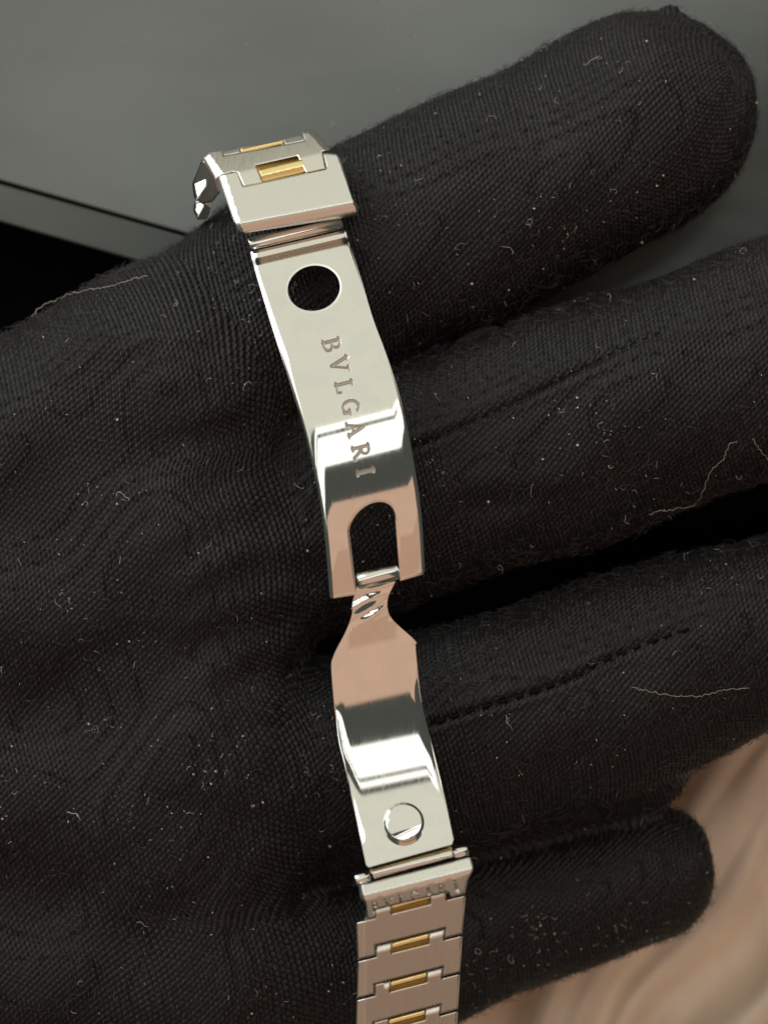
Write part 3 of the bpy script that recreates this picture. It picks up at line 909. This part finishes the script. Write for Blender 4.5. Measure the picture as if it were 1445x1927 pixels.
# link over the back of the finger, seen nearly edge on
L1 = empty('link', P(490, 280, 120)); L1.parent = WB; L1.location = L1.location - WB.location
def z_link1(x, y):
    v_ = x * e2[0] + y * e2[1]; s = x * f2_[0] + y * f2_[1]
    return 142 + 1.3 * (s - 378) - .10 * (v_ - 440) - np.maximum(0, 400 - x) * .5
plate('link_body', np.array([(421, 284), (451, 277), (453, 287), (422, 293)], float), z_link1, 30, M_BRU, L1, step=4, grid=5, edge_r=2.5)
plate('link_body', np.array([(532, 261), (567, 253), (573, 265), (538, 272)], float), z_link1, 30, M_BRU, L1, step=4, grid=5, edge_r=2.5)
gold('gold_bar', [(453, 279), (532, 264), (533, 273), (455, 288)], 142, e2, f2_, L1, 6, -.10, 440)
def z_flank(x, y): return 96 + .35 * (y - 345) + .75 * (x - 385)
plate('link_body', np.array([(380, 300), (390, 306), (408, 336), (416, 360), (400, 380), (380, 384), (365, 372), (362, 345)], float), lambda x, y: 90 - .55 * (y - 345) + .35 * (x - 385), 60, M_BRU, L1, step=5, grid=6, edge_r=4)
plate('side_face', np.array([(382, 309), (389, 325), (388, 350), (371, 375), (365, 346)], float), z_flank, 12, M_POL, L1, step=5, grid=6, edge_r=2.5)
L2 = empty('link', P(375, 390, 0)); L2.parent = WB; L2.location = L2.location - WB.location
plate('link_body', np.array([(366, 380), (382, 376), (398, 388), (390, 412), (372, 414), (364, 396)], float), lambda x, y: 30 - .6 * (y - 390) + .35 * (x - 375), 60, M_BRU, L2, step=4, grid=5, edge_r=3)
plate('side_face', np.array([(369, 384), (382, 379), (385, 386), (373, 408), (367, 396)], float), lambda x, y: 40 + .3 * (y - 390) + .7 * (x - 375), 8, M_POL, L2, step=4, grid=5, edge_r=2.5)

# --- bottom hinge, end piece and links
zp = zl(1738) 
e3 = np.array([.971, -.239]); f3 = np.array([.239, .971])
zs_ = prof([(1735, 40), (1752, 24), (1763, 20), (1768, -12), (1774, -55)], 1760, 420)
def z_strip(x, y):
    s = x * f3[0] + y * f3[1]; ms = 1768.
    v_ = x * e3[0] + y * e3[1]
    return zs_(s) + EZ * (v_ - 360)
plate('hinge_strip', np.array([(697, 1640), (850, 1599), (853, 1612), (705, 1654)], float) , z_strip, 16, M_RIM, WB, step=4, grid=4, edge_r=1.5)
plate('hinge_gasket', np.array([(694, 1633), (850, 1592), (851, 1602), (697, 1642)], float), lambda x, y: 404 + EZ * (x * e3[0] + y * e3[1] - 360), 8, M_DGOLD, WB, step=8, grid=8, edge_r=1)
barrel('spring_bar', (667, 1657), (697, 1649), 417, 413, 10.5, M_RIM, WB)
barrel('spring_bar', (851, 1607), (880, 1600), 396, 392, 10.0, M_RIM, WB)
zE = prof([(1755, 50), (1770, 22), (1797, 18), (1804, -5), (1808, -27), (1860, -29)], 1790, 424)
LET_E = [(c_, (706 + i * 25.3, 1706.5 - i * 6.65)) for i, c_ in enumerate('BVLGARI')]
def z_end2(x, y):
    s = x * f3[0] + y * f3[1]; v_ = x * e3[0] + y * e3[1]
    d = text_sdf(x, y * 1., LET_E, e3, -f3, 16.)
    ch = np.maximum(0, 9 - (x - (672 + (y - 1664) * .22))) * .9
    return zE(s) + EZ * (v_ - 360) - 1.2 * np.clip(.7 - d, 0, 2.2) - ch
gx, gy = np.meshgrid(np.arange(692, 880, .9), np.arange(1650, 1722, .9)); fe = np.stack([gx.ravel(), gy.ravel()], 1)
sE = fe @ f3; fe = fe[(sE > 1811) & (sE < 1833)]
out_e2 = np.array([(674, 1667), (884, 1613), (891, 1636), (880, 1656), (875, 1682), (848, 1690), (844, 1679), (706, 1712), (709, 1727), (685, 1732), (689, 1703), (677, 1692)], float)
be = plate('end_piece', round_corners(out_e2, 4, 3), z_end2, 46, [M_BRU, M_POL], WB, step=3, grid=2.6, edge_r=3, fine=fe, fmat=lambda c: (text_sdf(c[:, 0], c[:, 1], LET_E, e3, -f3, 16.) < .2).astype(int))
be['label'] = 'brushed steel end piece with small lettering at the bottom'
JL = np.array([(669.8, 1735), (673, 1808), (671, 1881), (668.7, 1953), (665.5, 2025)]); JR = np.array([(875.8, 1683), (869.8, 1759), (865.4, 1831), (861.4, 1901), (857, 1971)])
def qpt(k, a, b):
    """point on link k: a across -1..1, b along 0..1"""
    t = (np.asarray(a) + 1) / 2; b = np.asarray(b)
    p0 = JL[k][None] * (1 - t)[:, None] + JR[k][None] * t[:, None]; p1 = JL[k+1][None] * (1 - t)[:, None] + JR[k+1][None] * t[:, None]
    return p0 * (1 - b)[:, None] + p1 * b[:, None]
e4 = np.array([.971, -.239]); f4 = np.array([.26, .966])
zc4 = prof([(1780, -27), (2300, -27)], 1845, float(zE(1843)))
for k in range(4):
    L = empty('link', P(768, 1750 + 72 * k, 380 - 38 * k)); L.parent = WB; L.location = L.location - WB.location
    # outline in link coordinates: ears, tab reaching up under the link above, notch for the inlay
    ab = [(-1, .03), (-.645, .03), (-.645, -.26), (-.36, -.26), (-.36, .03), (.36, .03), (.36, -.26), (.645, -.26), (.645, .03), (1, .03), (1, .97), (.66, .97), (.66, .715), (-.66, .715), (-.66, .97), (-1, .97)]
    A = np.array(ab); ol = qpt(k, A[:, 0], A[:, 1])
    tab_s = (qpt(k, np.array([0.]), np.array([-.26]))[0]) @ f4
    lift_k = RNG.uniform(-1, 1)
    def zlink(x, y, k=k, tab_s=tab_s, lift_k=lift_k):
        s = x * f4[0] + y * f4[1]; v_ = x * e4[0] + y * e4[1]
        xl = JL[k][0] + 0 * x
        ch = np.maximum(0, 17 - (x - (xl - 1))) * .38 + np.maximum(0, 4 - (JR[k][0] - x)) * .6
        # tab's upper end is rolled: it bends up to the light
        sv = s - tab_s + .0 * v_
        roll = np.where(sv < 12, np.sqrt((12 - np.minimum(sv, 12)) ** 2 + 9) - 3, 0) * .85 * (np.abs(v_ - 333) < 75)
        return zc4(s) + EZ * (v_ - 360) - ch - roll + lift_k
    plate('link_body', ol, zlink, 34, [M_BRUX, M_LITEDGE], L, step=3, grid=2.6, edge_r=2.4,
          fmat=lambda c, tab_s=tab_s: ((c @ f4 - tab_s < 10) & (np.abs(c @ e4 - 333) < 75)).astype(int))  # rolled tab ends take the paler steel, their highlight painted in
    q = qpt(k, np.array([-.345, .345, .345, -.345]), np.array([-.27, -.27, -.09, -.09]))
    m_ = q.mean(0)
    gold('gold_bar', q, float(zc4(m_ @ f4)) - 1 + EZ * (m_ @ e4 - 360), e4, f4, L, 6, EZ, m_ @ e4)
    q = qpt(k, np.array([-.37, .37, .37, -.37]), np.array([-.2, -.2, .06, .06]))
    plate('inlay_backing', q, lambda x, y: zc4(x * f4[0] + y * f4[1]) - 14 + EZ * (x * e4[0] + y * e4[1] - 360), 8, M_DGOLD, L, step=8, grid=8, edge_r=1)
